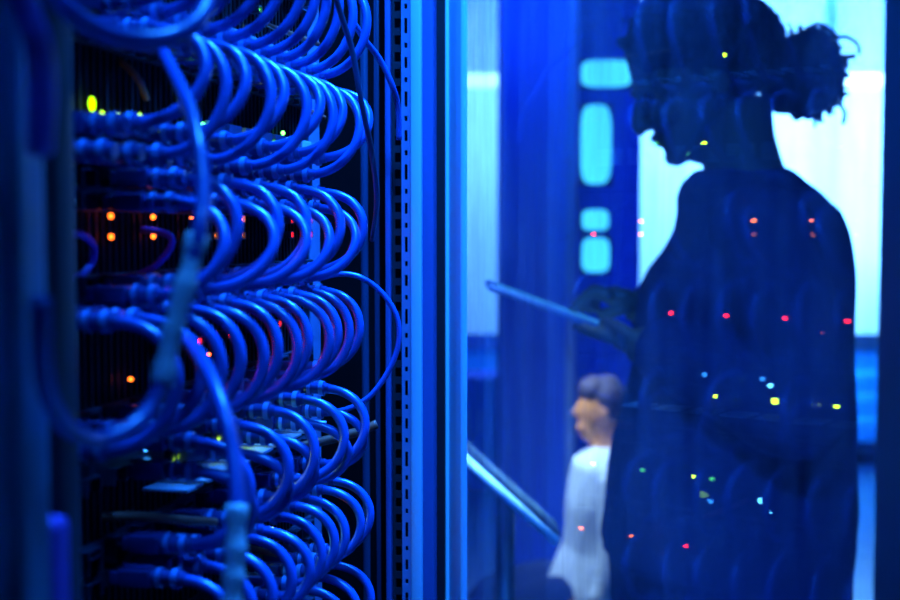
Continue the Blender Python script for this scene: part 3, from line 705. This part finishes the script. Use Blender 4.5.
def ring2(x, z, rx, ry): return [Vector((x + rx * math.cos(t), Y0 + ry * math.sin(t), z)) for t in [2 * PI * k / 28 for k in range(28)]]
loft(bm, [ring2(base + .03, hc.z - .122, .055, .06), ring2(base + .02, hc.z - .145, .085, .14), ring2(base + .01, hc.z - .17, .105, .19), ring2(base + .0, hc.z - .30, .115, .20), ring2(base, .30, .125, .19), ring2(base - .015, .16, .165, .21), ring2(base - .02, .02, .175, .22)])
for s in (-1, 1):
    limb(bm, [(Vector((base + .02, Y0 + s * .15, zs - .02)), .065), (Vector((base + .03, Y0 + s * .21, zs - .25)), .058), (Vector((base + .0, Y0 + s * .20, zs - .38)), .046), (Vector((base - .05, Y0 + s * .16, zs - .40)), .038)], 14, 4)
bm.transform(MT); remeshed('shirt', bm, M['shirt'], man, .008, 4, (.006, 12))
bm = bmesh.new()
for s in (-1, 1):
    limb(bm, [(Vector((base - .02, Y0 + s * .09, .13)), .085), (Vector((base - .20, Y0 + s * .11, .135)), .08), (Vector((base - .385, Y0 + s * .12, .078)), .066), (Vector((base - .2, Y0 + s * .12, .064)), .06), (Vector((base + .05, Y0 + s * .11, .058)), .05)], 16, 4)
for v in bm.verts: v.co.z = max(v.co.z, .004)
bm.transform(MT); remeshed('trousers', bm, M['trouser'], man, .008, 3)
bm = bmesh.new(); ball(bm, hc + Vector((.024, 0, .028)), (.070, .073, .088), 18); ball(bm, hc + Vector((-.02, 0, .065)), (.052, .06, .048), 14)
bm.transform(MT); remeshed('hair', bm, mat('brown_hair', (.08, .055, .085), .7, noise_amt=.3, noise_scale=80), man, .006, 2, (.006, 40))

# ------------------------------------------------------------------ light
def area(name, loc, target, sx, sy, col, e, spread=180):
    l = bpy.data.lights.new(name, 'AREA'); l.shape = 'RECTANGLE'; l.size = sx; l.size_y = sy; l.color = col; l.energy = e; l.spread = math.radians(spread)
    o = bpy.data.objects.new(name, l); COL.objects.link(o); o.location = loc
    o.rotation_euler = (Vector(target) - Vector(loc)).to_track_quat('-Z', 'Y').to_euler(); return o
BLUE = (.012, .21, 1.0)
area('aisle_ceiling_light', (.14, .80, 2.4), (.0, .86, 1.5), .18, .22, BLUE, 21, 56)
area('post_fill_light', (.12, .05, 2.6), (.0, .88, 1.55), .2, .2, BLUE, 5, 52)  # added fill with no known fixture, brightens the post and near cables
area('daylight_high', (2.5, 8.2, 2.15), (2.5, 7.2, 2.1), 1.3, .9, (.38, .76, 1.0), 660)
area('daylight_left', (.1, 8.35, 2.3), (.15, 7.2, 2.1), 1.6, .9, (.26, .50, 1.0), 120)
area('colleague_fill_light', (-.35, 3.85, 2.8), (.50, 4.2, .65), .3, .3, (.42, .68, 1.0), 5, 26)  # unseen lamp added to light the colleague's face and shirt
area('streak_fill_light', (.03, 1.45, 2.85), (.055, 1.52, 1.1), .12, .12, (.16, .50, 1.0), 1.3, 12)  # added narrow beam, brightens the slanted rim and the tablet
area('column_fill_light', (.31, 3.9, 2.85), (.31, 4.65, 2.2), .15, .15, (.01, .12, 1.0), 5, 70)  # extra unseen lamp that makes the column brighter towards its top
w = bpy.data.worlds.new('world'); S.world = w; w.use_nodes = True
w.node_tree.nodes['Background'].inputs[0].default_value = (.0, .03, .35, 1); w.node_tree.nodes['Background'].inputs[1].default_value = .1

S.view_settings.view_transform = 'Standard'; S.view_settings.look = 'None'; S.view_settings.gamma = 1; S.view_settings.exposure = 0; S.view_settings.use_curve_mapping = False
S.cycles.use_denoising = True; S.cycles.max_bounces = 8; S.cycles.transparent_max_bounces = 16
